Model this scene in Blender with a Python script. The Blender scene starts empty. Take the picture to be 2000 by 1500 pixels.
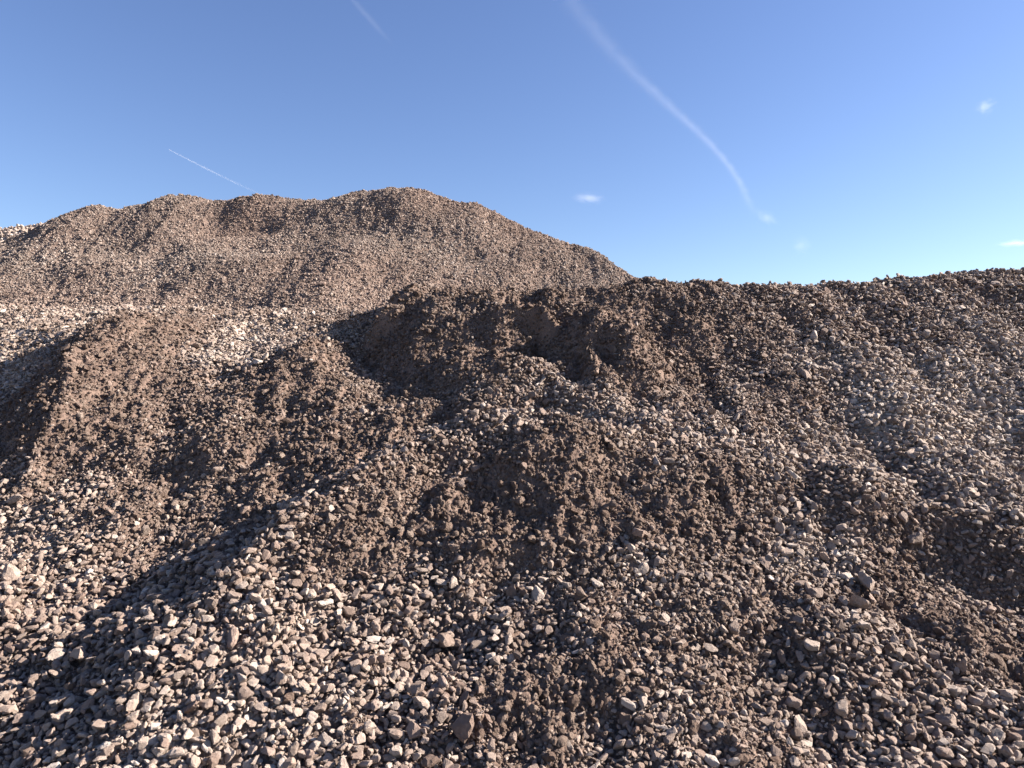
import bpy, bmesh, math, random
import numpy as np
from mathutils import Vector, Matrix, Euler

PREVIEW = False          # terrain only
RNG = np.random.default_rng(7)
random.seed(7)

# ------------------------------------------------------------------ camera, light, exposure
scene = bpy.context.scene
EYE = Vector((0.0, 0.0, 1.6))
FPX = 1455.0             # focal length in pixels of the 2000 px wide photograph
HORIZON = 750.0
cam_data = bpy.data.cameras.new("camera")
cam_data.sensor_width = 36.0
cam_data.lens = 36.0 * FPX / 2000.0
cam_data.clip_start = 0.05
cam_data.clip_end = 120000.0
cam = bpy.data.objects.new("camera", cam_data)
scene.collection.objects.link(cam)
cam.location = EYE
cam.rotation_euler = (math.radians(90), 0, 0)
scene.camera = cam

SUN_AZ = 82.0            # degrees clockwise from the view direction (+Y)
SUN_EL = 28.0
world = bpy.data.worlds.new("World")
scene.world = world
world.use_nodes = True
wn, wl = world.node_tree.nodes, world.node_tree.links
wn.clear()
w_out = wn.new("ShaderNodeOutputWorld")
w_bg = wn.new("ShaderNodeBackground")
w_sky = wn.new("ShaderNodeTexSky")
w_sky.sky_type = 'NISHITA'
w_sky.sun_disc = False
w_sky.sun_elevation = math.radians(SUN_EL)
w_sky.sun_rotation = math.radians(SUN_AZ)
w_sky.air_density = 1.0
w_sky.dust_density = 0.3
w_sky.ozone_density = 3.2
w_bg.inputs["Strength"].default_value = 0.053
w_hs = wn.new("ShaderNodeHueSaturation")
w_hs.inputs["Saturation"].default_value = 1.06
w_hs.inputs["Hue"].default_value = 0.513
w_hs.inputs["Value"].default_value = 0.90
wl.new(w_sky.outputs[0], w_hs.inputs["Color"])
wl.new(w_hs.outputs[0], w_bg.inputs[0])
wl.new(w_bg.outputs[0], w_out.inputs[0])

sd = bpy.data.lights.new("sun", 'SUN')
sd.energy = 5.0
sd.angle = math.radians(0.5)
sd.color = (1.0, 0.905, 0.81)
sun = bpy.data.objects.new("sun", sd)
scene.collection.objects.link(sun)
az, el = math.radians(SUN_AZ), math.radians(SUN_EL)
to_sun = Vector((math.sin(az) * math.cos(el), math.cos(az) * math.cos(el), math.sin(el)))
sun.rotation_euler = to_sun.to_track_quat('Z', 'Y').to_euler()
sun.location = to_sun * 50

scene.view_settings.view_transform = 'Standard'
scene.view_settings.look = 'None'
scene.view_settings.exposure = 2.0
scene.view_settings.gamma = 1.0
scene.view_settings.use_curve_mapping = False
scene.cycles.volume_bounces = 1
scene.cycles.max_bounces = 4
scene.cycles.diffuse_bounces = 2

# ------------------------------------------------------------------ helpers
def at(px, py, Y):
    """the place at distance Y in front of the camera that the photograph shows at (px, py)"""
    return ((px - 1000.0) / FPX * Y, Y, EYE.z + (HORIZON - py) / FPX * Y)

def smooth(a, b, v):
    t = np.clip((v - a) / (b - a), 0, 1)
    return t * t * (3 - 2 * t)

_P = np.random.default_rng(11).permutation(4096)
_A = np.random.default_rng(12).uniform(0, 2 * np.pi, 4096)
_GX, _GY = np.cos(_A), np.sin(_A)
def noise(x, y, seed=0):
    x = x + seed * 17.31; y = y - seed * 9.77
    xi, yi = np.floor(x).astype(np.int64), np.floor(y).astype(np.int64)
    fx, fy = x - xi, y - yi
    u = fx * fx * fx * (fx * (fx * 6 - 15) + 10)
    v = fy * fy * fy * (fy * (fy * 6 - 15) + 10)
    def g(i, j, dx, dy):
        h = _P[(_P[(i + seed * 7) & 4095] + j) & 4095]
        return _GX[h] * dx + _GY[h] * dy
    a = g(xi, yi, fx, fy); b = g(xi + 1, yi, fx - 1, fy)
    c = g(xi, yi + 1, fx, fy - 1); d = g(xi + 1, yi + 1, fx - 1, fy - 1)
    return 1.4 * ((a * (1 - u) + b * u) * (1 - v) + (c * (1 - u) + d * u) * v)

def fbm(x, y, octaves=3, seed=0):
    s, amp, f = 0, 1.0, 1.0
    for k in range(octaves):
        s = s + amp * noise(x * f, y * f, seed + k); amp *= 0.5; f *= 2.1
    return s

def billow(x, y, seed=0):
    return 1.0 - 2.2 * np.abs(noise(x, y, seed))

def tps_fit(P, lam=1e-4):
    n = len(P); X = P[:, :2]
    d2 = ((X[:, None] - X[None]) ** 2).sum(-1)
    K = 0.5 * d2 * np.log(d2 + 1e-12) + lam * np.eye(n)
    A = np.zeros((n + 3, n + 3)); A[:n, :n] = K
    A[:n, n] = 1; A[:n, n + 1:] = X; A[n, :n] = 1; A[n + 1:, :n] = X.T
    return X, np.linalg.solve(A, np.concatenate([P[:, 2], [0, 0, 0]]))

def tps_eval(fit, x, y):
    X, w = fit; out = np.empty(x.size); xf, yf = x.ravel(), y.ravel()
    for s in range(0, x.size, 40000):
        a, b = xf[s:s + 40000], yf[s:s + 40000]
        d2 = (a[:, None] - X[None, :, 0]) ** 2 + (b[:, None] - X[None, :, 1]) ** 2
        out[s:s + 40000] = (0.5 * d2 * np.log(d2 + 1e-12)) @ w[:-3] + w[-3] + w[-2] * a + w[-1] * b
    return out.reshape(x.shape)

class Grid:
    """a coarse height grid that can be read anywhere (bilinear)"""
    def __init__(s, x0, x1, y0, y1, step):
        s.x0, s.y0, s.step = x0, y0, step
        s.xs = np.arange(x0, x1, step); s.ys = np.arange(y0, y1, step)
        s.X, s.Y = np.meshgrid(s.xs, s.ys)
        s.Z = np.zeros_like(s.X)
    def read(s, x, y, Z=None):
        Z = s.Z if Z is None else Z
        u = np.clip((x - s.x0) / s.step, 0, len(s.xs) - 1.001); v = np.clip((y - s.y0) / s.step, 0, len(s.ys) - 1.001)
        i, j = u.astype(int), v.astype(int); fu, fv = u - i, v - j
        return (Z[j, i] * (1 - fu) + Z[j, i + 1] * fu) * (1 - fv) + (Z[j + 1, i] * (1 - fu) + Z[j + 1, i + 1] * fu) * fv

def poly_dist(X, Y, pts):
    """distance to a polyline, signed side (+ on its left), and the polyline's height at the foot"""
    best = np.full(X.shape, 1e9); side = np.zeros(X.shape); zz = np.zeros(X.shape)
    for (ax, ay, az_), (bx, by, bz) in zip(pts[:-1], pts[1:]):
        dx, dy = bx - ax, by - ay; L = dx * dx + dy * dy
        t = np.clip(((X - ax) * dx + (Y - ay) * dy) / L, 0, 1)
        qx, qy = ax + t * dx, ay + t * dy
        d = np.hypot(X - qx, Y - qy); m = d < best
        best = np.where(m, d, best)
        side = np.where(m, np.sign(dx * (Y - ay) - dy * (X - ax)), side)
        zz = np.where(m, az_ + t * (bz - az_), zz)
    return best, side, zz

def smax(a, b, k):
    h = np.clip(0.5 + 0.5 * (a - b) / k, 0, 1)
    return b * (1 - h) + a * h + k * h * (1 - h)

# ------------------------------------------------------------------ shape of the near heap
NEAR = [  # (photo x, photo y, distance)
 (-450,610,5.4),(-450,750,4.6),(-450,900,3.8),(-450,1100,3.0),(-450,1300,2.4),(-450,1500,2.0),
 (-200,600,5.4),(-200,720,4.7),(-200,900,3.7),(-200,1100,2.95),(-200,1300,2.35),(-200,1500,1.95),
 (0,600,5.4),(100,598,5.45),(0,700,4.7),(50,670,4.85),(0,1000,3.2),(0,1200,2.5),(0,1500,1.9),
 # buttress on the left: brink, hollow beside it, lit face
 (250,606,4.95),(190,640,4.6),(150,665,4.35),(125,740,4.0),(95,820,3.7),(50,890,3.5),
 (165,628,4.95),(120,662,4.72),(78,712,4.4),(35,770,4.08),(-15,830,3.8),(-70,890,3.6),
 (250,690,4.35),(210,790,3.85),(330,640,4.75),(330,730,4.2),(150,870,3.55),(100,930,3.4),(330,600,5.3),
 # pale hollow
 (400,600,5.45),(450,645,5.05),(540,645,5.1),(400,700,4.55),(640,622,5.3),(540,600,5.5),(650,600,5.5),
 # lobe in front of it
 (520,690,4.4),(590,662,4.5),(660,662,4.5),(720,695,4.35),(480,745,4.1),(600,760,3.95),(700,790,3.75),
 (600,850,3.55),(450,850,3.55),(300,850,3.65),(380,780,3.95),
 # scarp block: brink
 (765,582,4.7),(820,563,4.6),(900,563,4.55),(980,561,4.5),(1060,562,4.55),(1130,562,4.5),(1190,558,4.5),(1250,547,4.6),
 (800,590,5.15),(900,582,5.1),(1000,582,5.15),(1100,582,5.15),(1200,575,5.1),(1280,565,5.2),
 # its left side and face
 (715,625,5.0),(735,700,4.55),(800,745,4.05),(785,640,4.4),(830,650,4.3),(900,650,4.28),(830,600,4.47),(900,600,4.46),(970,600,4.46),(850,720,3.95),(940,660,4.15),(930,725,3.9),
 # hollow in the scarp, and the buttress to its right
 (1000,625,4.52),(1030,620,4.56),(1075,640,4.46),(1110,690,4.24),(1155,738,3.98),
 (1135,600,4.3),(1150,660,4.02),(1180,720,3.8),(1235,690,3.85),(1240,620,4.15),(1230,745,3.75),
 (1275,610,4.5),(1290,660,4.2),(1300,720,3.95),(1340,620,4.35),
 # scree spur below the scarp
 (980,690,4.05),(1050,695,3.95),(1110,745,3.78),(1190,785,3.62),(850,775,3.8),(1000,770,3.65),(1300,790,3.55),
 # low ground behind the front mound
 (830,800,3.68),(760,850,3.5),(930,788,3.62),(660,905,3.28),
 (880,880,3.5),(960,870,3.46),(1050,862,3.44),(1150,850,3.42),(760,905,3.3),
 # front mound: crest
 (870,830,3.25),(940,803,3.2),(1010,795,3.15),(1100,802,3.15),(1200,842,3.12),(1320,868,3.1),(1450,862,3.2),
 # its left spine
 (760,880,3.0),(670,930,2.86),(570,990,2.68),(450,1095,2.45),(330,1200,2.25),(210,1320,2.07),(60,1460,1.9),
 (640,925,3.22),(520,1000,3.02),(400,1075,2.82),(270,1180,2.5),(140,1300,2.25),(0,1410,2.06),
 (450,950,3.28),(300,1000,3.12),(150,1050,2.95),(100,1180,2.6),
 # its face
 (800,950,2.80),(900,950,2.82),(1000,950,2.80),(1000,1080,2.55),(850,1090,2.5),(700,1080,2.5),(1200,950,2.84),(1330,1050,2.6),(1150,1100,2.5),
 (600,1200,2.25),(900,1200,2.32),(1000,1300,2.14),(1000,1500,1.85),(500,1500,1.8),(750,1350,2.05),(500,1350,2.02),(750,1500,1.83),
 (1250,1300,2.12),(1300,1500,1.86),(1300,1180,2.36),
 # right-hand slope
 (1350,547,4.7),(1430,553,4.75),(1550,558,4.8),(1700,550,4.9),(1850,535,5.0),(2000,528,5.1),
 (1500,650,4.3),(1500,750,3.82),(1500,900,3.12),(1500,1000,2.84),(1500,1100,2.6),(1500,1300,2.2),(1500,1500,1.9),
 (1750,650,4.3),(1750,800,3.62),(1750,930,3.22),(2000,650,4.4),(2000,800,3.72),(2000,940,3.3),
 (1700,1000,2.86),(1780,985,2.92),(1900,980,2.95),(2000,982,2.97),
 (1740,1075,2.80),(1850,1070,2.90),(1950,1065,2.91),(1900,1180,2.55),(1750,1200,2.42),(2000,1250,2.42),(1950,1330,2.2),
 (1650,1230,2.3),(1750,1400,2.04),(2000,1400,2.1),(1700,1500,1.9),(2000,1500,1.95),
 (1350,560,5.3),(1430,566,5.35),(1550,570,5.4),(1700,564,5.5),(1850,550,5.6),(2000,543,5.7),
 (2250,525,5.2),(2250,700,4.2),(2250,850,3.5),(2250,1000,3.0),(2250,1250,2.4),(2250,1500,1.95),
 (2550,540,5.2),(2550,700,4.3),(2550,900,3.4),(2550,1100,2.75),(2550,1300,2.3),(2550,1500,1.95),
]
pts = [at(*p) for p in NEAR]
for x in np.arange(-5, 5.1, 1.25):
    pts.append((x, 0.95, 0.02)); pts.append((x, 0.0, -0.5)); 
for x in np.arange(-7, 7.1, 1.75):
    pts.append((x, 6.6, 2.0)); pts.append((x, 8.2, 1.1)); pts.append((x, 10.0, 0.0))
for s in (-1, 1):
    for y, z in ((2, .65), (3, 1.2), (4, 1.7), (5, 2.2)):
        pts.append((s * 7.5, y, z))
fit = tps_fit(np.array(pts), 4e-5)
G = Grid(-11, 11, -0.6, 10.2, 0.035)
G.Z = tps_eval(fit, G.X, G.Y)

def raise_ridge(raw, sl, sr, k=0.02, reach=0.22):
    P = [at(*p) for p in raw]
    d, side, zz = poly_dist(G.X, G.Y, P)
    G.Z = smax(G.Z, zz - np.where(side > 0, sl, sr) * d - 2.5 * np.clip(d - reach, 0, None) ** 1.5, k)

# crisp brinks of the slumped terraces
raise_ridge([(690,604,5.1),(765,580,4.72),(820,563,4.55),(900,563,4.48),(985,561,4.44)], 0.12, 1.6, .015)
raise_ridge([(1250,549,4.6),(1180,560,4.42),(1130,566,4.32),(1140,630,4.1),(1160,690,3.9),(1185,735,3.74)], 0.9, 1.6, .02)
raise_ridge([(330,603,5.1),(250,606,4.9),(200,632,4.56),(155,662,4.28),(125,740,3.92),(92,825,3.62),(60,880,3.48)], .75, 2.0, .02)
raise_ridge([(1270,885,2.98),(1190,834,3.08),(1110,802,3.12),(1010,795,3.1),(930,808,3.14),(860,832,3.16),(760,878,2.93),(670,928,2.77),(570,990,2.6),(450,1093,2.39),(330,1198,2.21),(260,1265,2.12)], 0.75, 1.4, .03)
raise_ridge([(1650,1000,2.84),(1730,985,2.88),(1860,978,2.9),(2000,980,2.92),(2200,984,2.95)], 0.3, 1.5, .03)
raise_ridge([(520,688,4.38),(590,660,4.45),(665,660,4.42),(730,697,4.27),(790,748,4.0),(820,775,3.85)], 0.8, 0.9, .02)
raise_ridge([(900,660,4.2),(980,688,4.0),(1060,697,3.9),(1120,745,3.72),(1200,785,3.58),(1300,806,3.46),(1450,840,3.3),(1560,895,3.12)], 0.7, 0.9, .03)

raise_ridge([(820,563,4.58),(900,563,4.55),(1000,562,4.66),(1080,563,4.66),(1130,562,4.55),(1190,558,4.55),(1250,547,4.6)], 0.05, 1.0, .02, .15)
raise_ridge([(-200,600,5.5),(0,600,5.42),(100,598,5.4),(250,603,5.3),(400,600,5.45),(540,600,5.5),(690,601,5.3)], 0.05, 0.5, .02, .1)

# which ground is loose stone (1) and which is fine soil (0)
def hit(px, py):
    """where the view ray of a photo pixel first meets the heap"""
    t = np.arange(1.2, 6.5, 0.01)
    x = (px - 1000) / FPX * t; z = EYE.z + (HORIZON - py) / FPX * t
    below = np.nonzero(G.read(x, t) > z)[0]
    i = below[0] if len(below) else len(t) - 1
    return x[i], t[i]

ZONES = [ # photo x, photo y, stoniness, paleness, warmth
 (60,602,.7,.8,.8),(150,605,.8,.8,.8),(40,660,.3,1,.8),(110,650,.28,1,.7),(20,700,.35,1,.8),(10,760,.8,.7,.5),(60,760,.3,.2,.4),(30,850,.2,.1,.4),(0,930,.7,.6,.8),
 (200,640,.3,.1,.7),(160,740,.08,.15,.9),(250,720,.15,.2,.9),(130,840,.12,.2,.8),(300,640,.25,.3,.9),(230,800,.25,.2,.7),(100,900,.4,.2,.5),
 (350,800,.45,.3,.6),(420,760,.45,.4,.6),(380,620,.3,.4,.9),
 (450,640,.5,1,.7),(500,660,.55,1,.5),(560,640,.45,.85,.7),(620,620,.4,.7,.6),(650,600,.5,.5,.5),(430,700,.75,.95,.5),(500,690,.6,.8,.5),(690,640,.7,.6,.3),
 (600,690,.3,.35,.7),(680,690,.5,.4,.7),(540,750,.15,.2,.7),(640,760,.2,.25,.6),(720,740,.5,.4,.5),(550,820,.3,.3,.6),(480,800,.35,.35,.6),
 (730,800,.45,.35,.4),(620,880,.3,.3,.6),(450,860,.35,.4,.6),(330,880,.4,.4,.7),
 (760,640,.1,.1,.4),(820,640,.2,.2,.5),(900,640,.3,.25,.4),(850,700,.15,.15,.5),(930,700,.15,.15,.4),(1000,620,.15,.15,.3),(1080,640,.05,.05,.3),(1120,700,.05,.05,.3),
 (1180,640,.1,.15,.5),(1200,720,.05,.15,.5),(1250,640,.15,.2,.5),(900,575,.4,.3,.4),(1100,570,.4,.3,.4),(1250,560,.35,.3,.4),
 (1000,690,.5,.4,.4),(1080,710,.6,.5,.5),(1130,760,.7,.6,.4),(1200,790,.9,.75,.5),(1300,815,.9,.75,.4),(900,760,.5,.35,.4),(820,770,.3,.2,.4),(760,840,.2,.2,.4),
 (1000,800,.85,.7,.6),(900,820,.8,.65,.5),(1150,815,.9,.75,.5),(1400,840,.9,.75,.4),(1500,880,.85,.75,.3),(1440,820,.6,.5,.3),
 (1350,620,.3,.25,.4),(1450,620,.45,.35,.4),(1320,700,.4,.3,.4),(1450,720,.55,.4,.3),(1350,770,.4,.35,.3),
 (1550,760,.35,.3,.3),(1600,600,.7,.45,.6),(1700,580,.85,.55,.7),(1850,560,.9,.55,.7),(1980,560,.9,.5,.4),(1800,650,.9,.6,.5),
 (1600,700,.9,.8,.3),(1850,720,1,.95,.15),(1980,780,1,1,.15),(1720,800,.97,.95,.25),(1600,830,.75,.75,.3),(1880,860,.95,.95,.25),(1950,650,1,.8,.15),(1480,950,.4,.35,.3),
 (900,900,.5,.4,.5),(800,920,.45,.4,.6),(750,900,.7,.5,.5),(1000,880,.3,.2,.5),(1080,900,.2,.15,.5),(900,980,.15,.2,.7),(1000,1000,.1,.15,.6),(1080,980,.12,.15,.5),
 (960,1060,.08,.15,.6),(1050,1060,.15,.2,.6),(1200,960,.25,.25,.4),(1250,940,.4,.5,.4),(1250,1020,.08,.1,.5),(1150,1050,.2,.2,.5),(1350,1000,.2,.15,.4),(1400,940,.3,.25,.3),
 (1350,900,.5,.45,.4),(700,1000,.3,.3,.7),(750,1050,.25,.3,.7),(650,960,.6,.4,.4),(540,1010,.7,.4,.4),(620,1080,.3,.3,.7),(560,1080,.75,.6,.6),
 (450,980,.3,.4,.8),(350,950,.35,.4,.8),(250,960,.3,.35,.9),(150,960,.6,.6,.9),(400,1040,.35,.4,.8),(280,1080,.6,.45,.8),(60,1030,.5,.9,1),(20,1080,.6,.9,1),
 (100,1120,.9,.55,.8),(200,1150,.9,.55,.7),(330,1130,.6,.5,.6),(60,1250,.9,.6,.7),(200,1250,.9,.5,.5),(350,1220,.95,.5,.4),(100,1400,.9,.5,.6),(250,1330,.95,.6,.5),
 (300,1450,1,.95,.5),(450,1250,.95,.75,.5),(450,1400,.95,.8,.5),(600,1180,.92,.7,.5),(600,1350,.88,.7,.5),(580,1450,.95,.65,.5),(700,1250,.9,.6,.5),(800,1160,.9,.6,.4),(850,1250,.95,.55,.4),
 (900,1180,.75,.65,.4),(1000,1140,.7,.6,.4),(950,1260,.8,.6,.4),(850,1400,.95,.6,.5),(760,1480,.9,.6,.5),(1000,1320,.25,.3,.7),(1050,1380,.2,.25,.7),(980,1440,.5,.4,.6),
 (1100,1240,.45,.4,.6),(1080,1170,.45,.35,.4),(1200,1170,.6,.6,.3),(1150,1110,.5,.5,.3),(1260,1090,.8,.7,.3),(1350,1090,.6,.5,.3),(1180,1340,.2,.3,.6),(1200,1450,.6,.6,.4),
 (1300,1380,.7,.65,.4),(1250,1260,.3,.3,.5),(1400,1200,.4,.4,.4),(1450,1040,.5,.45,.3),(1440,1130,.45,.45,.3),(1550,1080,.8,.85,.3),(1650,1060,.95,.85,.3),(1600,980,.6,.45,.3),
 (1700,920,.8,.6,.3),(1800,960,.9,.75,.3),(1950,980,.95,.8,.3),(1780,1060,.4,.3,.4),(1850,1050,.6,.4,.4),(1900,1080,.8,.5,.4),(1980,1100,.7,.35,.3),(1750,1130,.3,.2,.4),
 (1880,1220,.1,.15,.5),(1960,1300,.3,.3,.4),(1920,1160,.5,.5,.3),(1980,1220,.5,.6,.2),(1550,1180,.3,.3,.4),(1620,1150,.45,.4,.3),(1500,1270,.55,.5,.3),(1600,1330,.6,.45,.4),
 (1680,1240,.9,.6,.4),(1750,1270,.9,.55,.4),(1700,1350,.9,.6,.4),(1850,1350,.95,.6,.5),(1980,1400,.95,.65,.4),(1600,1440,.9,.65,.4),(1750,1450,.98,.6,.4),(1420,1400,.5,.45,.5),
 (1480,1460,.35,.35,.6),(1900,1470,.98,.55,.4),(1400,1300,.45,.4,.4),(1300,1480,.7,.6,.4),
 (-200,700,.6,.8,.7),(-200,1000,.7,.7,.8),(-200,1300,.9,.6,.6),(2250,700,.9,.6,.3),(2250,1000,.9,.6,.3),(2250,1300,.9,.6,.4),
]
zw = np.array([hit(a, b) for a, b, *_ in ZONES]); zv = np.array([v[2:] for v in ZONES])
def idw(X, Y):
    out = []
    wsum = 0; acc = [0, 0, 0]
    r0 = 0.06 + 0.012 * Y
    for (a, b), v in zip(zw, zv):
        w = 1.0 / (((X - a) ** 2 + (Y - b) ** 2) / r0 ** 2 + 0.42) ** 2.15
        wsum = wsum + w
        for k in range(3): acc[k] = acc[k] + w * v[k]
    return [a / wsum for a in acc]
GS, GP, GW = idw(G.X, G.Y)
near_s = lambda x, y: G.read(x, y, GS)
near_p = lambda x, y: G.read(x, y, GP)
near_w = lambda x, y: G.read(x, y, GW)

def half_width(y):
    return 3.2 + 1.15 * np.clip(y, 0.3, 20)

def near_h(x, y, fine=True):
    wx = x + 0.05 * noise(x * 3, y * 3, 5); wy = y + 0.05 * noise(x * 3, y * 3, 6)
    z = G.read(wx, wy) - 0.030
    st = near_s(x, y); dirt = smooth(0.55, 0.15, st)
    z = z + 0.030 * fbm(x * 2.6, y * 2.0, 2, 20) + 0.016 * noise(x * 6.5, y * 5, 23) + 0.020 * billow(x * 6, y * 4.5, 24)
    rill = 1 - 2 * np.abs(noise(x * 8 + 1.2 * noise(x * 2, y * 2, 31), y * 1.6, 30))
    rill2 = 1 - 2 * np.abs(noise(x * 17 + 1.0 * noise(x * 4, y * 4, 33), y * 4.0, 32))
    z = z + dirt * (0.010 * rill + 0.005 * rill2)
    if fine:
        z = z + (0.013 + .002 * dirt) * billow(x * 15, y * 12, 40) + (0.008 + .003 * dirt) * billow(x * 33, y * 27, 41) \
              + (0.004 + .003 * dirt) * billow(x * 70, y * 60, 42) - 0.016 * (1 - dirt)
    edge = 0.62 * (half_width(y) - np.abs(x)) - 0.08 + 0.1 * noise(x * 1.1, y * 1.1, 50)
    k = 0.1; h = np.clip(0.5 + 0.5 * (edge - z) / k, 0, 1)
    return edge * (1 - h) + z * h - k * h * (1 - h)

def settle(grid, h, crest, reach, lift_px, lo, hi):
    """move the crest up or down so that, with its lumps, it stands at its measured height"""
    for it in range(3):
        P = np.array([at(*p) for p in crest]); fix = []
        for (px, py, Y) in crest:
            t = np.arange(lo, hi, .02); best = []
            for q in np.arange(px - 24, px + 25, 8.0):
                z = h((q - 1000) / FPX * t, t, True)
                best.append(HORIZON - (FPX * (z - EYE.z) / t).max())
            fix.append((np.median(best) - (py + lift_px)) / FPX * Y)
        fx = np.array(fix)
        d, side, zz = poly_dist(grid.X, grid.Y, [(a, b, f) for (a, b, _), f in zip(P, fx)])
        grid.Z = grid.Z + zz * np.exp(-(d / reach) ** 2)
    print("crest moved (last step, cm):", np.round(fx * 100, 1).tolist())

CREST = [(765,584,4.7),(800,566,4.6),(860,563,4.55),(920,563,4.55),(980,562,4.6),(1060,563,4.7),(1130,561,4.6),(1190,556,4.55),(1250,547,4.6),(1300,545,4.65),(1350,549,4.7),(1400,552,4.7),(1470,556,4.75),
         (1550,558,4.8),(1585,557,4.82),(1620,556,4.85),(1660,553,4.88),(1700,550,4.9),(1740,547,4.92),(1780,543,4.95),(1850,535,5.0),(1920,531,5.05),(2000,528,5.1),(2150,526,5.15)]
settle(G, near_h, CREST, .45, 3, 3.6, 6.4)
settle(G, near_h, [(-100,600,5.4),(0,600,5.4),(100,599,5.4),(180,602,5.3),(250,602,5.25),(330,601,5.3),(400,602,5.4),(470,602,5.45),(540,602,5.45),(600,602,5.45),(650,602,5.4)], .3, 5, 4.4, 6.4)

# ------------------------------------------------------------------ shape of the two far heaps
FAR_SKY = [(-500,520,12.2),(-200,500,12.2),(0,474,12.4),(70,443,12.6),(110,425,12.7),(190,400,12.9),(250,403,13.1),(330,381,13.0),(375,382,13.2),(420,390,13.3),(500,380,13.1),(600,388,13.3),
 (650,385,13.2),(700,372,13.0),(790,366,12.9),(850,379,12.9),(880,390,13.1),(930,395,13.1),(960,410,13.0),(1000,430,12.9),(1060,455,12.8),(1120,476,12.6),(1180,500,12.3),(1240,542,11.8),
 (1330,600,11.2),(1450,690,10.6),(1600,840,10.0)]
GF = Grid(-17, 9, 5.5, 22, 0.07)
_fp = np.array([at(*p) for p in FAR_SKY])
_zr = np.interp(GF.xs, _fp[:, 0], _fp[:, 2]); _yr = np.interp(GF.xs, _fp[:, 0], _fp[:, 1])
def blur(v, w):
    k = np.exp(-0.5 * (np.arange(-3 * w, 3 * w + 1) / w) ** 2); k /= k.sum()
    return np.convolve(np.pad(v, 3 * w, mode='edge'), k, 'valid')
_yr = blur(_yr, 8); _zs = [_zr, blur(_zr, 8), blur(_zr, 20)]
_d = np.abs(GF.Y - _yr[None]); _t = np.clip(_d / 1.2, 0, 2)
GF.Z = np.where(_t < 1, _zs[0][None] * (1 - _t) + _zs[1][None] * _t, _zs[1][None] * (2 - _t) + _zs[2][None] * (_t - 1)) - 0.62 * np.sqrt(_d * _d + 0.01) + 0.062
def far_spur(raw, s):
    P = [at(*p) for p in raw]
    d, side, zz = poly_dist(GF.X, GF.Y, P)
    GF.Z = smax(GF.Z, zz - s * d, 0.08)
far_spur([(800,376,12.75),(770,420,12.0),(700,450,11.5)], 0.95)
far_spur([(350,394,12.85),(300,425,12.3)], 1.0)
far_spur([(530,402,12.7),(500,450,12.0)], 0.9)
# slumped hollows
for (px, py, Y, r, dep) in ((720,428,11.9,.55,.22),(430,435,12.1,.5,.18),(480,420,12.3,.4,.2),(790,540,10.1,.6,.15),(560,470,11.5,.7,.15),(150,500,11.3,.7,.15),(860,470,11.4,.5,.12)):
    c = at(px, py, Y)
    GF.Z -= dep * np.exp(-((GF.X - c[0]) ** 2 / (1.6 * r) ** 2 + (GF.Y - c[1]) ** 2 / r ** 2))
def far_h(x, y, fine=True):
    z = GF.read(x + 0.12 * noise(x, y, 60), y + 0.12 * noise(x, y, 61))
    z = z - 0.05 + 0.06 * fbm(x * 1.1, y * 0.8, 3, 62) + 0.02 * (1 - 2 * np.abs(noise(x * 2.4, y * .8, 63)))
    if fine:
        z = z + 0.022 * billow(x * 6, y * 5, 64) + 0.010 * billow(x * 14, y * 12, 65)
    return z

settle(GF, far_h, [p for p in FAR_SKY if -150 < p[0] < 1250], .7, 2, 8.5, 15)

BACK_SKY = [(-500,470,18.5),(-200,462,18.3),(-60,462,18.0),(20,451,17.8),(60,445,17.6),(120,440,17.5),(200,455,17.3),(330,520,17)]
GB = Grid(-24, -4, 11, 24, 0.12)
d, side, zz = poly_dist(GB.X, GB.Y, [at(*p) for p in BACK_SKY])
GB.Z = zz - 0.62 * np.sqrt(d * d + 0.04) + .12
def back_h(x, y, fine=True):
    return GB.read(x, y) + 0.08 * fbm(x, y, 3, 70) + (0.04 * billow(x * 5, y * 5, 71) if fine else 0)

# ------------------------------------------------------------------ materials
def new_mat(name):
    m = bpy.data.materials.new(name); m.use_nodes = True
    n, l = m.node_tree.nodes, m.node_tree.links
    return m, n, l, n["Principled BSDF"]

def ramp(n, stops):
    r = n.new("ShaderNodeValToRGB")
    while len(r.color_ramp.elements) < len(stops): r.color_ramp.elements.new(0.5)
    for e, (p, c) in zip(r.color_ramp.elements, stops):
        e.position = p; e.color = (*c, 1)
    return r

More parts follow.
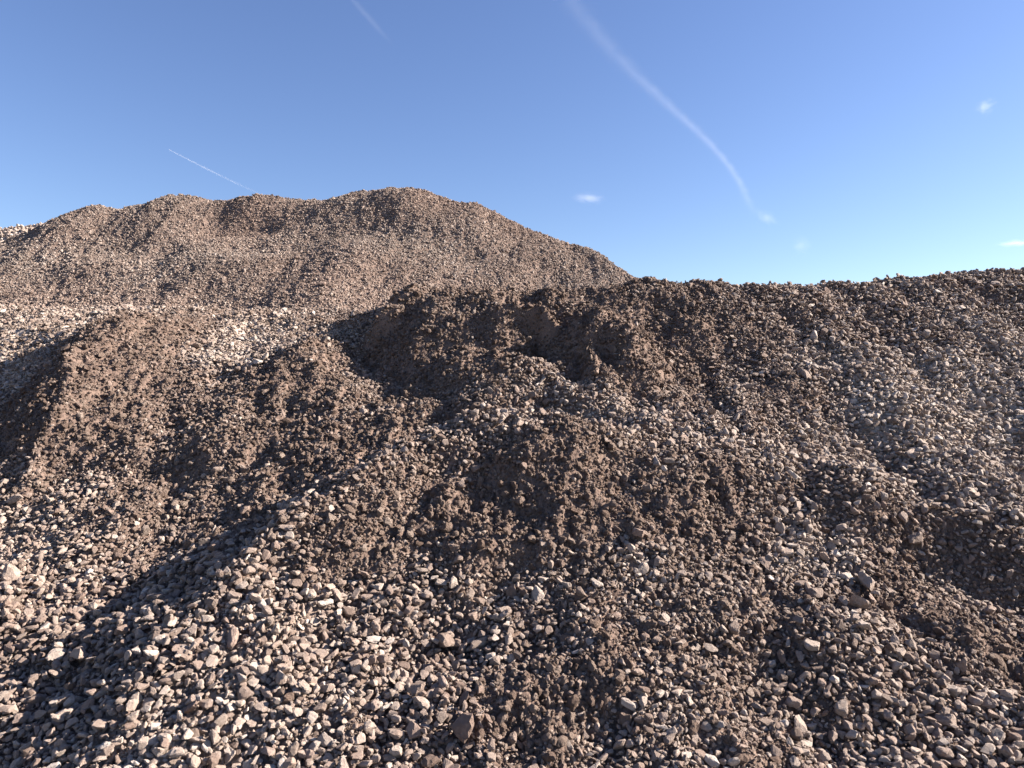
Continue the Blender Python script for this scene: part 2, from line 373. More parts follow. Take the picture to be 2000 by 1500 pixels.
def stone_material():
    m, n, l, b = new_mat("crushed_stone")
    att = n.new("ShaderNodeAttribute"); att.attribute_type = 'INSTANCER'; att.attribute_name = "tint"
    war = n.new("ShaderNodeAttribute"); war.attribute_type = 'INSTANCER'; war.attribute_name = "warm"
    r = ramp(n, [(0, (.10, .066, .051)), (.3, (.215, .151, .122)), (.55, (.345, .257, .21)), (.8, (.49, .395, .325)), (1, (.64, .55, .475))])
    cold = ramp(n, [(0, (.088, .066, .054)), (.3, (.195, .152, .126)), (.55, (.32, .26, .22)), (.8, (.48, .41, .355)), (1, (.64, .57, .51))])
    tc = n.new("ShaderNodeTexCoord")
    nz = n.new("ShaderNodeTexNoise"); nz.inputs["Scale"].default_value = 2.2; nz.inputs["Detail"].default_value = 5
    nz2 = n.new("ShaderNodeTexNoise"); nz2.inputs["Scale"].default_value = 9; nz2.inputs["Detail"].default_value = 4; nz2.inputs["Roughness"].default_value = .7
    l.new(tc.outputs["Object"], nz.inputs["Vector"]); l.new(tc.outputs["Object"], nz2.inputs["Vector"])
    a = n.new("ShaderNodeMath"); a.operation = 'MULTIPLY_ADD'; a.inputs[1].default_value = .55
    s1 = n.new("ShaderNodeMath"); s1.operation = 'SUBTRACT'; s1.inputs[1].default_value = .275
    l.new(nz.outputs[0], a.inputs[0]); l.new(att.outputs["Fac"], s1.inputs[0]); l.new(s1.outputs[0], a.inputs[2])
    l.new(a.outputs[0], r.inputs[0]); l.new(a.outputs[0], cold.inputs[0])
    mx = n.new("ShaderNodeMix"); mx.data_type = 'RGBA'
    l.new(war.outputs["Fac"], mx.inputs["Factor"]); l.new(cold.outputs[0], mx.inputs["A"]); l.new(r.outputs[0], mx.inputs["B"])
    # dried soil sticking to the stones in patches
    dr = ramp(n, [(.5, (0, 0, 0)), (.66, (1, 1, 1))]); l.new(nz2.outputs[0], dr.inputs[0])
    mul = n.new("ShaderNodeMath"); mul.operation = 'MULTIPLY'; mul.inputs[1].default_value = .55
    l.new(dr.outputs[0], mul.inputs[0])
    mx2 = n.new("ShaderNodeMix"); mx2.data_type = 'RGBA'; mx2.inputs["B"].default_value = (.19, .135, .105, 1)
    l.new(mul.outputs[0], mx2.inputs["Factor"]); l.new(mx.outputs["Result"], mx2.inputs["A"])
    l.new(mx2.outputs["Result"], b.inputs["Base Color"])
    b.inputs["Roughness"].default_value = .88; b.inputs["Specular IOR Level"].default_value = .22
    bp = n.new("ShaderNodeBump"); bp.inputs["Strength"].default_value = .6; bp.inputs["Distance"].default_value = .13
    l.new(nz2.outputs[0], bp.inputs["Height"]); l.new(bp.outputs[0], b.inputs["Normal"])
    return m

def soil_material(name, dark, mid, pale, sc=1.0):
    m, n, l, b = new_mat(name)
    tc = n.new("ShaderNodeTexCoord")
    pa = n.new("ShaderNodeAttribute"); pa.attribute_name = "pale"
    n1 = n.new("ShaderNodeTexNoise"); n1.inputs["Scale"].default_value = 7 * sc; n1.inputs["Detail"].default_value = 6; n1.inputs["Roughness"].default_value = .7
    n2 = n.new("ShaderNodeTexNoise"); n2.inputs["Scale"].default_value = 90 * sc; n2.inputs["Detail"].default_value = 5; n2.inputs["Roughness"].default_value = .75
    v = n.new("ShaderNodeTexVoronoi"); v.inputs["Scale"].default_value = 75 * sc
    for q in (n1, n2, v): l.new(tc.outputs["Object"], q.inputs["Vector"])
    add = n.new("ShaderNodeMath"); add.operation = 'ADD'; l.new(n1.outputs[0], add.inputs[0]); l.new(n2.outputs[0], add.inputs[1])
    h = n.new("ShaderNodeMath"); h.operation = 'MULTIPLY'; h.inputs[1].default_value = .5; l.new(add.outputs[0], h.inputs[0])
    r = ramp(n, [(.35, dark), (.62, mid)]); l.new(h.outputs[0], r.inputs[0])
    pr = ramp(n, [(.6, (0, 0, 0)), (1.0, (1, 1, 1))]); l.new(pa.outputs["Fac"], pr.inputs[0])
    mx = n.new("ShaderNodeMix"); mx.data_type = 'RGBA'; mx.inputs["B"].default_value = (*pale, 1)
    l.new(pr.outputs[0], mx.inputs["Factor"]); l.new(r.outputs[0], mx.inputs["A"])
    l.new(mx.outputs["Result"], b.inputs["Base Color"])
    b.inputs["Roughness"].default_value = .97; b.inputs["Specular IOR Level"].default_value = .1
    b1 = n.new("ShaderNodeBump"); b1.inputs["Strength"].default_value = .8; b1.inputs["Distance"].default_value = .006 / sc
    b2 = n.new("ShaderNodeBump"); b2.inputs["Strength"].default_value = .7; b2.inputs["Distance"].default_value = .006 / sc; b2.invert = True
    l.new(n2.outputs[0], b1.inputs["Height"]); l.new(v.outputs["Distance"], b2.inputs["Height"]); l.new(b1.outputs[0], b2.inputs["Normal"])
    l.new(b2.outputs[0], b.inputs["Normal"])
    return m

def clod_material():
    m, n, l, b = new_mat("soil_crumb")
    att = n.new("ShaderNodeAttribute"); att.attribute_type = 'INSTANCER'; att.attribute_name = "tint"
    tc = n.new("ShaderNodeTexCoord")
    nz = n.new("ShaderNodeTexNoise"); nz.inputs["Scale"].default_value = 4; nz.inputs["Detail"].default_value = 5; nz.inputs["Roughness"].default_value = .75
    l.new(tc.outputs["Object"], nz.inputs["Vector"])
    a = n.new("ShaderNodeMath"); a.operation = 'MULTIPLY_ADD'; a.inputs[1].default_value = .6
    s1 = n.new("ShaderNodeMath"); s1.operation = 'SUBTRACT'; s1.inputs[1].default_value = .3
    l.new(nz.outputs[0], a.inputs[0]); l.new(att.outputs["Fac"], s1.inputs[0]); l.new(s1.outputs[0], a.inputs[2])
    r = ramp(n, [(0, (.10, .067, .052)), (.45, (.235, .168, .134)), (.75, (.37, .285, .232)), (1, (.50, .41, .345))])
    l.new(a.outputs[0], r.inputs[0]); l.new(r.outputs[0], b.inputs["Base Color"])
    b.inputs["Roughness"].default_value = .97; b.inputs["Specular IOR Level"].default_value = .08
    bp = n.new("ShaderNodeBump"); bp.inputs["Strength"].default_value = .8; bp.inputs["Distance"].default_value = .15
    l.new(nz.outputs[0], bp.inputs["Height"]); l.new(bp.outputs[0], b.inputs["Normal"])
    return m

M_STONE = stone_material(); M_CLOD = clod_material()
M_NEAR = soil_material("brown_soil", (.085, .058, .045), (.195, .14, .112), (.42, .34, .28))
M_FAR = soil_material("far_soil", (.11, .077, .062), (.205, .15, .122), (.36, .29, .24), .5)
M_BACK = soil_material("back_soil", (.28, .225, .185), (.38, .31, .26), (.42, .35, .3), .4)
M_GROUND = soil_material("yard_ground", (.13, .10, .08), (.2, .16, .13), (.3, .25, .2), .3)

# ------------------------------------------------------------------ building meshes
def link(o, parent=None, **props):
    scene.collection.objects.link(o)
    if parent is not None: o.parent = parent
    for k, v in props.items(): o[k] = v
    return o

def sheet(name, X, Y, Z, mat, parent=None, attrs=None, **props):
    r, c = X.shape
    me = bpy.data.meshes.new(name)
    co = np.stack([X, Y, Z], -1).reshape(-1, 3).astype(np.float32)
    idx = np.arange(r * c).reshape(r, c)
    q = np.stack([idx[:-1, :-1], idx[:-1, 1:], idx[1:, 1:], idx[1:, :-1]], -1).reshape(-1, 4)
    me.vertices.add(len(co)); me.vertices.foreach_set("co", co.ravel())
    me.loops.add(q.size); me.loops.foreach_set("vertex_index", q.ravel().astype(np.int32))
    me.polygons.add(len(q)); me.polygons.foreach_set("loop_start", np.arange(0, q.size, 4, dtype=np.int32))
    me.update(calc_edges=True)
    me.polygons.foreach_set("use_smooth", np.ones(len(q), bool))
    for k, v in (attrs or {}).items():
        a = me.attributes.new(k, 'FLOAT', 'POINT'); a.data.foreach_set("value", v.ravel().astype(np.float32))
    me.materials.append(mat); me.validate()
    return link(bpy.data.objects.new(name, me), parent, **props)

def thing(name, loc, **props):
    return link(bpy.data.objects.new(name, None), None, **props) if loc is None else _thing(name, loc, props)
def _thing(name, loc, props):
    o = link(bpy.data.objects.new(name, None), None, **props); o.location = loc; return o

# the ground the heaps stand on
g = np.concatenate([-np.geomspace(30, 20000, 30)[::-1], np.linspace(-28, 28, 57), np.geomspace(30, 20000, 30)])
GX_, GY_ = np.meshgrid(g, g)
sheet("ground", GX_, GY_, 0.03 * noise(GX_ * .3, GY_ * .3, 80) * (np.abs(GX_) < 40), M_GROUND, kind="structure", attrs={"pale": GX_ * 0})

near = thing("gravel_heap", (0, 0, 0), label="big brown gravel heap in front with slumped earthy terraces and loose stones", category="gravel heap", group="gravel heaps")
rows = [0.35]
while rows[-1] < 8.8:
    y = rows[-1]
    rows.append(y + (0.03 if y < 1.4 else 0.0029 * y if y < 6.2 else 0.04))
rows = np.array(rows)
s = np.linspace(-1, 1, 900 if not PREVIEW else 500)
S, YR = np.meshgrid(s, rows)
XR = (0.40 * S + 0.60 * S ** 5) * half_width(YR)
XR = np.where(True, XR, XR)
ZN = near_h(XR, YR)
sheet("heap_body", XR, YR, ZN, M_NEAR, near, attrs={"pale": near_p(XR, YR)})
print("near verts", XR.size)

far = thing("gravel_heap.001", (0, 0, 0), label="tall brown gravel heap with a rounded peak rising behind the front heap", category="gravel heap", group="gravel heaps")
xs = np.linspace(-16.5, 8.5, 620); ys = np.linspace(6.0, 21, 330)
XF, YF = np.meshgrid(xs, ys); ZF = np.maximum(far_h(XF, YF), -0.1)
sheet("heap_body.001", XF, YF, ZF, M_FAR, far, attrs={"pale": 0 * XF})
back = thing("gravel_heap.002", (0, 0, 0), label="small pale gravel heap peeking out behind the tall brown heap at its far left end", category="gravel heap", group="gravel heaps")
xs = np.linspace(-23, -5, 160); ys = np.linspace(12, 23, 100)
XB, YB = np.meshgrid(xs, ys)
sheet("heap_body.002", XB, YB, np.maximum(back_h(XB, YB), -.1), M_BACK, back, attrs={"pale": 0 * XB})

# ------------------------------------------------------------------ stone and crumb shapes
def ico(sub):
    bm = bmesh.new(); bmesh.ops.create_icosphere(bm, subdivisions=sub, radius=1.0)
    v = np.array([p.co[:] for p in bm.verts]); f = np.array([[q.index for q in p.verts] for p in bm.faces]); bm.free()
    return v, f
ICO2, ICO3 = ico(2), ico(3)

def rock_mesh(name, seed, sub, mat, planes=11, sharp=16, rough=.05, flat=.62, lumpy=0):
    r = np.random.default_rng(seed); v, f = ICO3 if sub == 3 else ICO2
    n = r.normal(size=(planes, 3)); n /= np.linalg.norm(n, axis=1)[:, None]
    n = np.concatenate([n, [[0, 0, 1], [0, 0, -1]]])
    d = np.concatenate([r.uniform(.55, .95, planes), r.uniform(.55, .8, 2)])
    c = np.maximum(v @ n.T, 1e-3) / d
    c = np.concatenate([c, np.full((len(v), 1), .64)], 1)
    rad = 1.0 / (c ** sharp).sum(1) ** (1.0 / sharp)
    ax = r.uniform(0, 6, 3)
    wob = np.sin(v @ r.normal(size=(3, 6)) * 4 + r.uniform(0, 6, 6)).mean(1)
    rad = rad * (1 + rough * 2 * wob + r.normal(0, rough * .35, len(v)))
    if lumpy:
        k = r.normal(size=(14, 3)); k /= np.linalg.norm(k, axis=1)[:, None]
        rad = rad * (.78 + lumpy * np.max(np.clip((v @ k.T - .72) / .28, 0, 1) ** .6 * r.uniform(.3, 1, 14), axis=1))
    p = v * rad[:, None] * np.array([1.0, r.uniform(.66, .9), flat * r.uniform(.85, 1.25)])
    p /= (p.max(0) - p.min(0)).max() * .5
    me = bpy.data.meshes.new(name); me.from_pydata(p.tolist(), [], f.tolist())
    me.polygons.foreach_set("use_smooth", np.full(len(f), False)); me.materials.append(mat); me.update()
    return me

N_ST, N_CL = 26, 12
stone_meshes = [rock_mesh("stone_shape", 100 + i, 3, M_STONE, planes=8 + i % 6, sharp=70 if i % 4 else 26, rough=.022 + .012 * (i % 3), flat=.66 + .08 * (i % 5)) for i in range(N_ST)]
pebble_meshes = [rock_mesh("pebble_shape", 200 + i, 2, M_STONE, planes=9, sharp=20, rough=.05, flat=.75) for i in range(10)]
clod_meshes = [rock_mesh("crumb_shape", 300 + i, 2, M_CLOD, planes=12, sharp=10, rough=.13, flat=.8, lumpy=.45) for i in range(N_CL)]

def shape_collection(name, meshes):
    c = bpy.data.collections.new(name)
    for i, m in enumerate(meshes):
        o = bpy.data.objects.new("%s_%02d" % (name, i), m); c.objects.link(o)
    return c
C_STONE = shape_collection("stone_shapes", stone_meshes)
C_PEB = shape_collection("pebble_shapes", pebble_meshes)
C_CLOD = shape_collection("crumb_shapes", clod_meshes)

def scatter_group(coll):
    t = bpy.data.node_groups.new("scatter_" + coll.name, 'GeometryNodeTree')
    t.interface.new_socket("Geometry", in_out='INPUT', socket_type='NodeSocketGeometry')
    t.interface.new_socket("Geometry", in_out='OUTPUT', socket_type='NodeSocketGeometry')
    n, l = t.nodes, t.links
    gi, go = n.new("NodeGroupInput"), n.new("NodeGroupOutput")
    ci = n.new("GeometryNodeCollectionInfo"); ci.inputs["Collection"].default_value = coll
    ci.inputs["Separate Children"].default_value = True; ci.inputs["Reset Children"].default_value = True
    io = n.new("GeometryNodeInstanceOnPoints"); io.inputs["Pick Instance"].default_value = True
    def att(nm, ty):
        a = n.new("GeometryNodeInputNamedAttribute"); a.data_type = ty; a.inputs["Name"].default_value = nm; return a.outputs["Attribute"]
    l.new(gi.outputs[0], io.inputs["Points"]); l.new(ci.outputs[0], io.inputs["Instance"])
    l.new(att("pick", 'INT'), io.inputs["Instance Index"])
    l.new(att("turn", 'FLOAT_VECTOR'), io.inputs["Rotation"])
    l.new(att("size", 'FLOAT_VECTOR'), io.inputs["Scale"])
    l.new(io.outputs[0], go.inputs[0])
    return t
SG = {c.name: scatter_group(c) for c in (C_STONE, C_PEB, C_CLOD)}

def scatter(name, pos, rot, size, pick, tint, warm, coll, parent):
    me = bpy.data.meshes.new(name); me.vertices.add(len(pos))
    me.vertices.foreach_set("co", pos.astype(np.float32).ravel())
    def put(nm, ty, v, key):
        a = me.attributes.new(nm, ty, 'POINT'); a.data.foreach_set(key, v.ravel())
    put("turn", 'FLOAT_VECTOR', rot.astype(np.float32), "vector"); put("size", 'FLOAT_VECTOR', size.astype(np.float32), "vector")
    put("pick", 'INT', pick.astype(np.int32), "value"); put("tint", 'FLOAT', tint.astype(np.float32), "value"); put("warm", 'FLOAT', warm.astype(np.float32), "value")
    o = link(bpy.data.objects.new(name, me), parent, kind="stuff")
    md = o.modifiers.new("scatter", 'NODES'); md.node_group = SG[coll.name]
    return o

def normals(h, x, y, e=.012):
    zx = (h(x + e, y) - h(x - e, y)) / (2 * e); zy = (h(x, y + e) - h(x, y - e)) / (2 * e)
    n = np.stack([-zx, -zy, np.ones_like(zx)], 1); return n / np.linalg.norm(n, axis=1)[:, None]

def lay(h, x, y, size, sink, tilt=.45, e=.02, level=.45):
    """positions and Euler turns of pieces lying on the surface h, flat side roughly along it"""
    n = normals(h, x, y, e); z = h(x, y)
    nn = n * (1 - level) + np.array([0, 0, level]) + RNG.normal(0, tilt, n.shape) * .8; nn /= np.linalg.norm(nn, axis=1)[:, None]
    pos = np.stack([x, y, z], 1) + n * (size * sink)[:, None]
    spin = RNG.uniform(0, 2 * np.pi, len(x))
    # columns of the rotation matrix: a, b, nn
    a = np.cross(nn, np.stack([np.cos(spin), np.sin(spin), 0 * spin], 1)); a /= np.linalg.norm(a, axis=1)[:, None]
    b = np.cross(nn, a)
    # XYZ Euler of R = [a b nn]
    ey = np.arcsin(np.clip(-a[:, 2], -1, 1)); ex = np.arctan2(b[:, 2], nn[:, 2]); ez = np.arctan2(a[:, 1], a[:, 0])
    return pos, np.stack([ex, ey, ez], 1)

class Packer:
    def __init__(s, cell): s.c = cell; s.g = {}
    def ok(s, x, y, r, f):
        i, j = int(x // s.c), int(y // s.c)
        for a in (i - 1, i, i + 1):
            for b in (j - 1, j, j + 1):
                for (u, v, q) in s.g.get((a, b), ()):
                    if (u - x) ** 2 + (v - y) ** 2 < ((q + r) * f) ** 2: return False
        s.g.setdefault((i, j), []).append((x, y, r)); return True

def sample_xy(n, y0, y1, power, margin=1.0):
    """points over the near slope inside the field of view and a margin; density falls with distance**power"""
    y = RNG.uniform(0, 1, n)
    # area pdf ~ y (frustum widens) * y**-power
    k = 2 - power
    y = (y0 ** k + y * (y1 ** k - y0 ** k)) ** (1 / k) if abs(k) > 1e-3 else y0 * (y1 / y0) ** y
    w = 0.69 * y + margin
    return RNG.uniform(-1, 1, n) * w, y

if not PREVIEW:
    body = lambda x, y: near_h(x, y, True)
    coarse = lambda x, y: near_h(x, y, False)
    # ---- crushed stones, large to small, packed without overlap
    pk = Packer(.08)
    SX, SY, SR = [], [], []
    for lo, hi, cnt, f, bias in ((.044, .068, 300, 1.0, .3), (.029, .043, 6000, .80, .2), (.0175, .029, 72000, .74, .14), (.010, .0175, 215000, .74, 0.10)):
        x, y = sample_xy(cnt, 1.35, 6.3, .5 if lo > .03 else 1.0)
        st = near_s(x, y) + 0.26 * noise(x * 4.5, y * 4.5, 90) + .20 * noise(x * 12, y * 12, 91)
        p = smooth(.24, .88, st) ** (1.5 if lo > .03 else 1.15) + bias * smooth(.1, .4, st) * .3 + (.02 if lo < .04 else .004)
        keep = RNG.uniform(0, 1, cnt) < p
        r = RNG.uniform(lo, hi, cnt) / 2
        for a, b, q in zip(x[keep].tolist(), y[keep].tolist(), r[keep].tolist()):
            if pk.ok(a, b, q, f): SX.append(a); SY.append(b); SR.append(q)
    # a few stones lie on top of the others
    n_top = len(SX)
    x, y = sample_xy(30000, 1.35, 5.5, .8)
    keep = RNG.uniform(0, 1, 30000) < smooth(.5, .95, near_s(x, y) + .3 * noise(x * 4, y * 4, 95)) * .55
    SX += x[keep].tolist(); SY += y[keep].tolist(); SR += (RNG.uniform(.016, .033, keep.sum()) / 2).tolist()
    SX, SY, SR = map(np.array, (SX, SY, SR))
    sink = np.full(len(SX), .45); sink[n_top:] = 1.25
    pos, rot = lay(coarse, SX, SY, SR, sink + RNG.normal(0, .2, len(SX)), .5, .03)
    pos[:, 2] += .006
    pick = RNG.integers(0, N_ST, len(SX))
    pale = near_p(SX, SY); warm = near_w(SX, SY)
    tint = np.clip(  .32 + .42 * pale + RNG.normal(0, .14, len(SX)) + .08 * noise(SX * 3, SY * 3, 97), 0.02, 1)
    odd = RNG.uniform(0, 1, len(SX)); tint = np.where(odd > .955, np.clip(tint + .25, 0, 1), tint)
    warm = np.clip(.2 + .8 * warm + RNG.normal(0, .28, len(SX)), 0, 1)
    size = SR[:, None] * np.stack([RNG.uniform(.95, 1.35, len(SX)), RNG.uniform(.85, 1.1, len(SX)), RNG.uniform(.75, 1.15, len(SX))], 1)
    # the 300 that show largest become parts of their own
    inview = (np.abs(pos[:, 0]) < .672 * pos[:, 1]) & (pos[:, 2] - EYE.z > -.505 * pos[:, 1])
    app = np.where(inview, SR / pos[:, 1], 0)
    order = np.argsort(-app); big = order[:300]; rest = order[300:]
    for i in big:
        o = bpy.data.objects.new("stone", stone_meshes[pick[i]])
        o.location = pos[i]; o.rotation_euler = rot[i]; o.scale = size[i]
        link(o, near); o["tint"] = float(tint[i]); o["warm"] = float(warm[i])
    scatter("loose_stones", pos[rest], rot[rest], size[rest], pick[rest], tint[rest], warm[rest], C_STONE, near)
    print("stones", len(SX))
    # ---- pebbles and grit between them
    n = 220000
    x, y = sample_xy(n, 1.4, 6.2, 1.4)
    st = near_s(x, y)
    keep = RNG.uniform(0, 1, n) < .5 + .15 * smooth(.1, .6, st)
    x, y = x[keep], y[keep]; st = st[keep]; m = len(x)
    r = np.exp(RNG.normal(np.log(.0046), .35, m)) * (.75 + .09 * y)
    pos, rot = lay(body, x, y, r, RNG.uniform(.1, .7, m), .6)
    pos[:, 2] += .006 * smooth(.2, .6, near_s(x, y))
    tint = np.clip(.33 + .36 * near_p(x, y) + RNG.normal(0, .17, m), .02, 1)
    scatter("small_pebbles", pos, rot, r[:, None] * RNG.uniform(.75, 1.25, (m, 3)), RNG.integers(0, 10, m), tint, np.clip(near_w(x, y) + RNG.normal(0, .3, m), 0, 1), C_PEB, near)
    # ---- crumbs and clods of soil
    n = 335000
    x, y = sample_xy(n, 1.4, 6.2, 1.2)
    st = near_s(x, y) + .2 * noise(x * 6, y * 6, 99)
    keep = RNG.uniform(0, 1, n) < .36 + .6 * smooth(.75, .3, st)
    x, y, st = x[keep], y[keep], st[keep]; m = len(x)
    r = np.exp(RNG.normal(np.log(.0044), .52, m)) * (.85 + .04 * y); r = np.minimum(r, .019)
    lump = RNG.uniform(0, 1, m) < .028 * smooth(.75, .35, st); r = np.where(lump, RNG.uniform(.009, .019, m), r)
    pos, rot = lay(body, x, y, r, RNG.uniform(-.05, .8, m), .8)
    tint = np.clip(.40 + .25 * near_p(x, y) + .1 * near_w(x, y) + RNG.normal(0, .12, m), .02, 1)
    scatter("soil_crumbs", pos, rot, r[:, None] * RNG.uniform(.8, 1.25, (m, 3)), RNG.integers(0, N_CL, m), tint, 0 * r, C_CLOD, near)
    print("crumbs", m)
    # steep cut faces show as much crumb per square metre as the flatter ground does
    x, y = sample_xy(140000, 1.6, 5.6, .9)
    nz = normals(coarse, x, y, .03)[:, 2]
    keep = RNG.uniform(0, 1, len(x)) < np.clip((1 / nz - 1.22) * .9, 0, .9)
    x, y = x[keep], y[keep]; m = len(x)
    r = np.exp(RNG.normal(np.log(.0056), .45, m))
    pos, rot = lay(body, x, y, r, RNG.uniform(-.05, .8, m), .8)
    tint = np.clip(.42 + .22 * near_p(x, y) + .1 * near_w(x, y) + RNG.normal(0, .13, m), .02, 1)
    scatter("soil_crumbs.001", pos, rot, r[:, None] * RNG.uniform(.8, 1.25, (m, 3)), RNG.integers(0, N_CL, m), tint, 0 * r, C_CLOD, near)
    print("steep crumbs", m)
    # ---- the far heap's stones
    n = 270000
    y = RNG.uniform(8.3, 13.6, n); x = RNG.uniform(-10.5, 3.2, n)
    keep = np.abs(x + .0) < .69 * y + .8
    x, y = x[keep], y[keep]; m = len(x)
    z = far_h(x, y); keep = z > 0.4; x, y = x[keep], y[keep]; m = len(x)
    r = np.exp(RNG.normal(np.log(.0094), .34, m))
    pos, rot = lay(far_h, x, y, r, RNG.uniform(.1, .8, m), .6, .05)
    patch = noise(x * .8, y * .8, 110) + .5 * noise(x * 2.2, y * 2.2, 111)
    tint = np.clip(.50 + .12 * patch + RNG.normal(0, .15, m), .02, 1)
    warm = np.clip(.5 + .8 * noise(x * .5 + 3, y * .6, 112) + RNG.normal(0, .2, m), 0, 1)
    scatter("loose_stones.001", pos, rot, r[:, None] * RNG.uniform(.8, 1.3, (m, 3)), RNG.integers(0, 10, m), tint, warm, C_PEB, far)
    n = 5000
    y = RNG.uniform(15.5, 18.8, n); x = RNG.uniform(-15, -9, n)
    r = np.exp(RNG.normal(np.log(.035), .25, n))
    pos, rot = lay(back_h, x, y, r, RNG.uniform(.1, .8, n), .6, .05)
    scatter("loose_stones.002", pos, rot, r[:, None] * RNG.uniform(.8, 1.3, (n, 3)), RNG.integers(0, 10, n), np.clip(.72 + RNG.normal(0, .1, n), 0, 1), np.full(n, .7), C_PEB, back)

# ------------------------------------------------------------------ vapour trails and wisps of cloud, high up
def N(n, l, op, a, b=None, c=None):
    m = n.new("ShaderNodeMath"); m.operation = op
    for k, v in enumerate((a, b, c)):
        if v is None: continue
        if isinstance(v, (int, float)): m.inputs[k].default_value = v
        else: l.new(v, m.inputs[k])
    return m.outputs[0]

def poly_node(n, l, x, co):
    out = float(co[0])
    for c in co[1:]: out = N(n, l, 'MULTIPLY_ADD', out, x, float(c))
    return out

ALT = 3000.0
def sky_at(px, py, alt=ALT):
    return Vector(at(px, py, alt * FPX / (HORIZON - py)))

def volume_out(m, n, l, dens, aniso=.3):
    out = n.new("ShaderNodeOutputMaterial"); v = n.new("ShaderNodeVolumePrincipled")
    v.inputs["Color"].default_value = (1, 1, 1, 1); v.inputs["Anisotropy"].default_value = aniso
    l.new(dens, v.inputs["Density"]); l.new(v.outputs[0], out.inputs["Volume"])

def trail(name, raw, depth, fray, deg=3, **props):
    """a long soft-edged body of vapour; raw: photo x, y, half width, thickness of the vapour there"""
    W = np.array([sky_at(a, b)[:] for a, b, *_ in raw]); o = W[0]; e = W[-1] - o; L = np.linalg.norm(e); e = e / L
    side = np.cross([0, 0, 1.0], e)
    X = (W - o) @ e / 1000.0; Yc = (W - o) @ side / 1000.0                     # kilometres
    half = np.array([w for _, _, w, _ in raw]) / FPX * W[:, 1] / 1000.0
    cc = np.polyfit(X, Yc, deg); cw = np.polyfit(X, half, 3); cd = np.polyfit(X, [q[3] for q in raw], 4)
    ob = bpy.data.objects.new(name, None)
    m = bpy.data.materials.new(name + "_vapour"); m.use_nodes = True; n, l = m.node_tree.nodes, m.node_tree.links; n.clear()
    tc = n.new("ShaderNodeTexCoord"); sep = n.new("ShaderNodeSeparateXYZ"); l.new(tc.outputs["Object"], sep.inputs[0])
    x, y, z = (N(n, l, 'MULTIPLY', sep.outputs[k], .001) for k in range(3))
    nz = n.new("ShaderNodeTexNoise"); nz.inputs["Scale"].default_value = 1 / fray; nz.inputs["Detail"].default_value = 4; nz.inputs["Roughness"].default_value = .6
    mp = n.new("ShaderNodeMapping"); mp.inputs["Scale"].default_value = (.35, 1, 1)
    l.new(tc.outputs["Object"], mp.inputs[0]); l.new(mp.outputs[0], nz.inputs["Vector"])
    w = poly_node(n, l, x, cw); c = poly_node(n, l, x, cc)
    dy = N(n, l, 'DIVIDE', N(n, l, 'SUBTRACT', y, c), w); dz = N(n, l, 'DIVIDE', z, w)
    dy = N(n, l, 'ADD', dy, N(n, l, 'MULTIPLY', N(n, l, 'SUBTRACT', nz.outputs[0], .5), 1.1))
    r2 = N(n, l, 'ADD', N(n, l, 'MULTIPLY', dy, dy), N(n, l, 'MULTIPLY', dz, dz))
    g = N(n, l, 'EXPONENT', N(n, l, 'MULTIPLY', r2, -2.6))
    amt = N(n, l, 'MAXIMUM', poly_node(n, l, x, cd), 0.0)
    g = N(n, l, 'MULTIPLY', g, N(n, l, 'MULTIPLY_ADD', nz.outputs[0], 1.6, .2))
    g = N(n, l, 'MULTIPLY', g, amt)
    dens = N(n, l, 'DIVIDE', N(n, l, 'MULTIPLY', g, depth), N(n, l, 'MULTIPLY', w, 1000.0))
    volume_out(m, n, l, dens)
    bm = bmesh.new(); rings = []
    for t in np.linspace(0, X[-1], 28):
        a, b = np.polyval(cc, t), max(np.polyval(cw, t), .004) * 1.7
        rings.append([bm.verts.new(((t) * 1000, (a + b * math.cos(k * math.tau / 16)) * 1000, b * math.sin(k * math.tau / 16) * 1000)) for k in range(16)])
    for A, B in zip(rings[:-1], rings[1:]):
        for k in range(16): bm.faces.new((A[k], A[(k + 1) % 16], B[(k + 1) % 16], B[k]))
    bm.faces.new(rings[0][::-1]); bm.faces.new(rings[-1]); bmesh.ops.recalc_face_normals(bm, faces=bm.faces)
    me = bpy.data.meshes.new(name); bm.to_mesh(me); bm.free(); me.materials.append(m)
    ob = link(bpy.data.objects.new(name, me), None, **props)
    ob.location = o; ob.rotation_euler = (0, 0, math.atan2(e[1], e[0]))
    return ob

trail("contrail", [(1040,-130,36,.4),(1075,-80,32,.45),(1120,0,28,.5),(1160,65,24,.55),(1215,120,19,.65),(1262,165,15,.85),(1320,215,10,1),(1360,255,8.5,1),(1400,295,8,.9),(1425,325,8,.75),(1445,360,10,.6),(1462,390,12,.4),(1478,420,12,0)], .023, 90, 5,
      label="long broad fading vapour trail curving down across the blue sky", category="contrail", group="contrails")
trail("contrail.001", [(329,292,1.1,1.1),(370,312,1.8,1),(410,333,2.2,.8),(450,352,2.5,.5),(500,376,2.6,.25),(560,402,2.6,0)], .10, 200, 2,
      label="short thin white vapour trail low above the tall heap's shoulder", category="contrail", group="contrails")
trail("contrail.002", [(630,-80,4,.5),(690,2,7,1),(720,35,8,1),(745,62,7,.6),(770,90,6,0)], .015, 200, 2,
      label="very faint short vapour streak at the top edge of the sky", category="contrail", group="contrails")

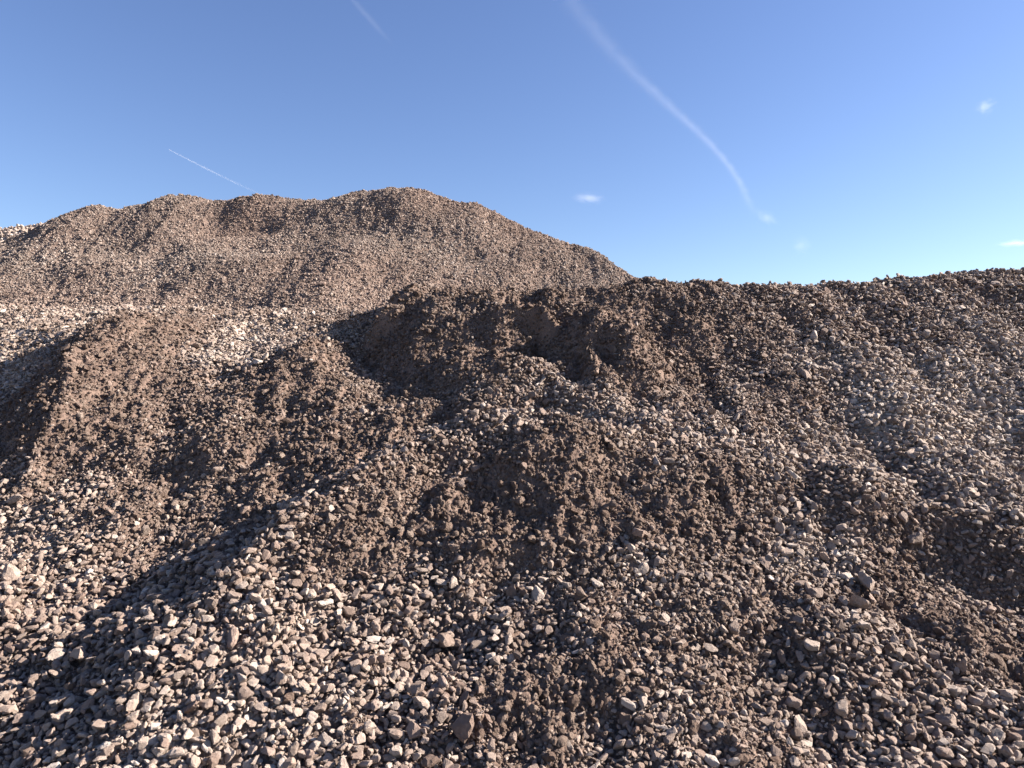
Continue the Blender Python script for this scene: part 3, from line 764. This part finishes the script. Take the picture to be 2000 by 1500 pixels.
def cloud_vapour(depth):
    m = bpy.data.materials.new("cloud_vapour"); m.use_nodes = True; n, l = m.node_tree.nodes, m.node_tree.links; n.clear()
    tc = n.new("ShaderNodeTexCoord"); le = n.new("ShaderNodeVectorMath"); le.operation = 'LENGTH'
    nz = n.new("ShaderNodeTexNoise"); nz.inputs["Scale"].default_value = 2.2; nz.inputs["Detail"].default_value = 4; nz.inputs["Distortion"].default_value = .6
    oi = n.new("ShaderNodeObjectInfo"); ad = n.new("ShaderNodeVectorMath"); ad.operation = 'ADD'
    l.new(tc.outputs["Object"], ad.inputs[0]); l.new(oi.outputs["Location"], ad.inputs[1])
    l.new(ad.outputs[0], nz.inputs["Vector"]); l.new(tc.outputs["Object"], le.inputs[0])
    r = N(n, l, 'ADD', le.outputs["Value"], N(n, l, 'MULTIPLY', N(n, l, 'SUBTRACT', nz.outputs[0], .45), -1.4))
    g = N(n, l, 'EXPONENT', N(n, l, 'MULTIPLY', N(n, l, 'MULTIPLY', r, N(n, l, 'MAXIMUM', r, 0.0)), -7.0))
    edge = N(n, l, 'MAXIMUM', N(n, l, 'SUBTRACT', 1.0, le.outputs["Value"]), 0.0)
    volume_out(m, n, l, N(n, l, 'MULTIPLY', N(n, l, 'MULTIPLY', g, edge), depth))
    return m
def cloud(name, px, py, w, h, depth, lean=0.0, **props):
    c = sky_at(px, py, 2600.0); k = c.y / FPX; v, f = ICO3
    me = bpy.data.meshes.new(name); me.from_pydata((v * 1.0).tolist(), [], f.tolist())
    o = link(bpy.data.objects.new(name, me), None, **props); o.location = c
    o.scale = (w * k / 2, w * k / 2 * .7, h * k / 2); o.rotation_euler = (0, lean, 0)
    me.materials.append(cloud_vapour(depth / (w * k / 2 * .7)))
    return o
cloud("cloud", 1150, 387, 95, 30, .3, .08, label="small white wisp of cloud above the right flank of the tall heap", category="cloud", group="wisps of cloud")
cloud("cloud.001", 1925, 208, 60, 44, .15, -.5, label="tiny faint slanting cloud wisp high above the right-hand slope", category="cloud", group="wisps of cloud")
cloud("cloud.002", 1985, 475, 110, 18, .35, 0, label="flat pale cloud sliver low over the crest at the sky's right edge", category="cloud", group="wisps of cloud")
cloud("cloud.003", 1497, 425, 80, 36, .12, .55, label="faint haze wisp just below the lower end of the broad vapour trail", category="cloud", group="wisps of cloud")
cloud("cloud.004", 1566, 480, 60, 60, .07, .8, label="barely visible haze streak low above the dip in the skyline", category="cloud", group="wisps of cloud")
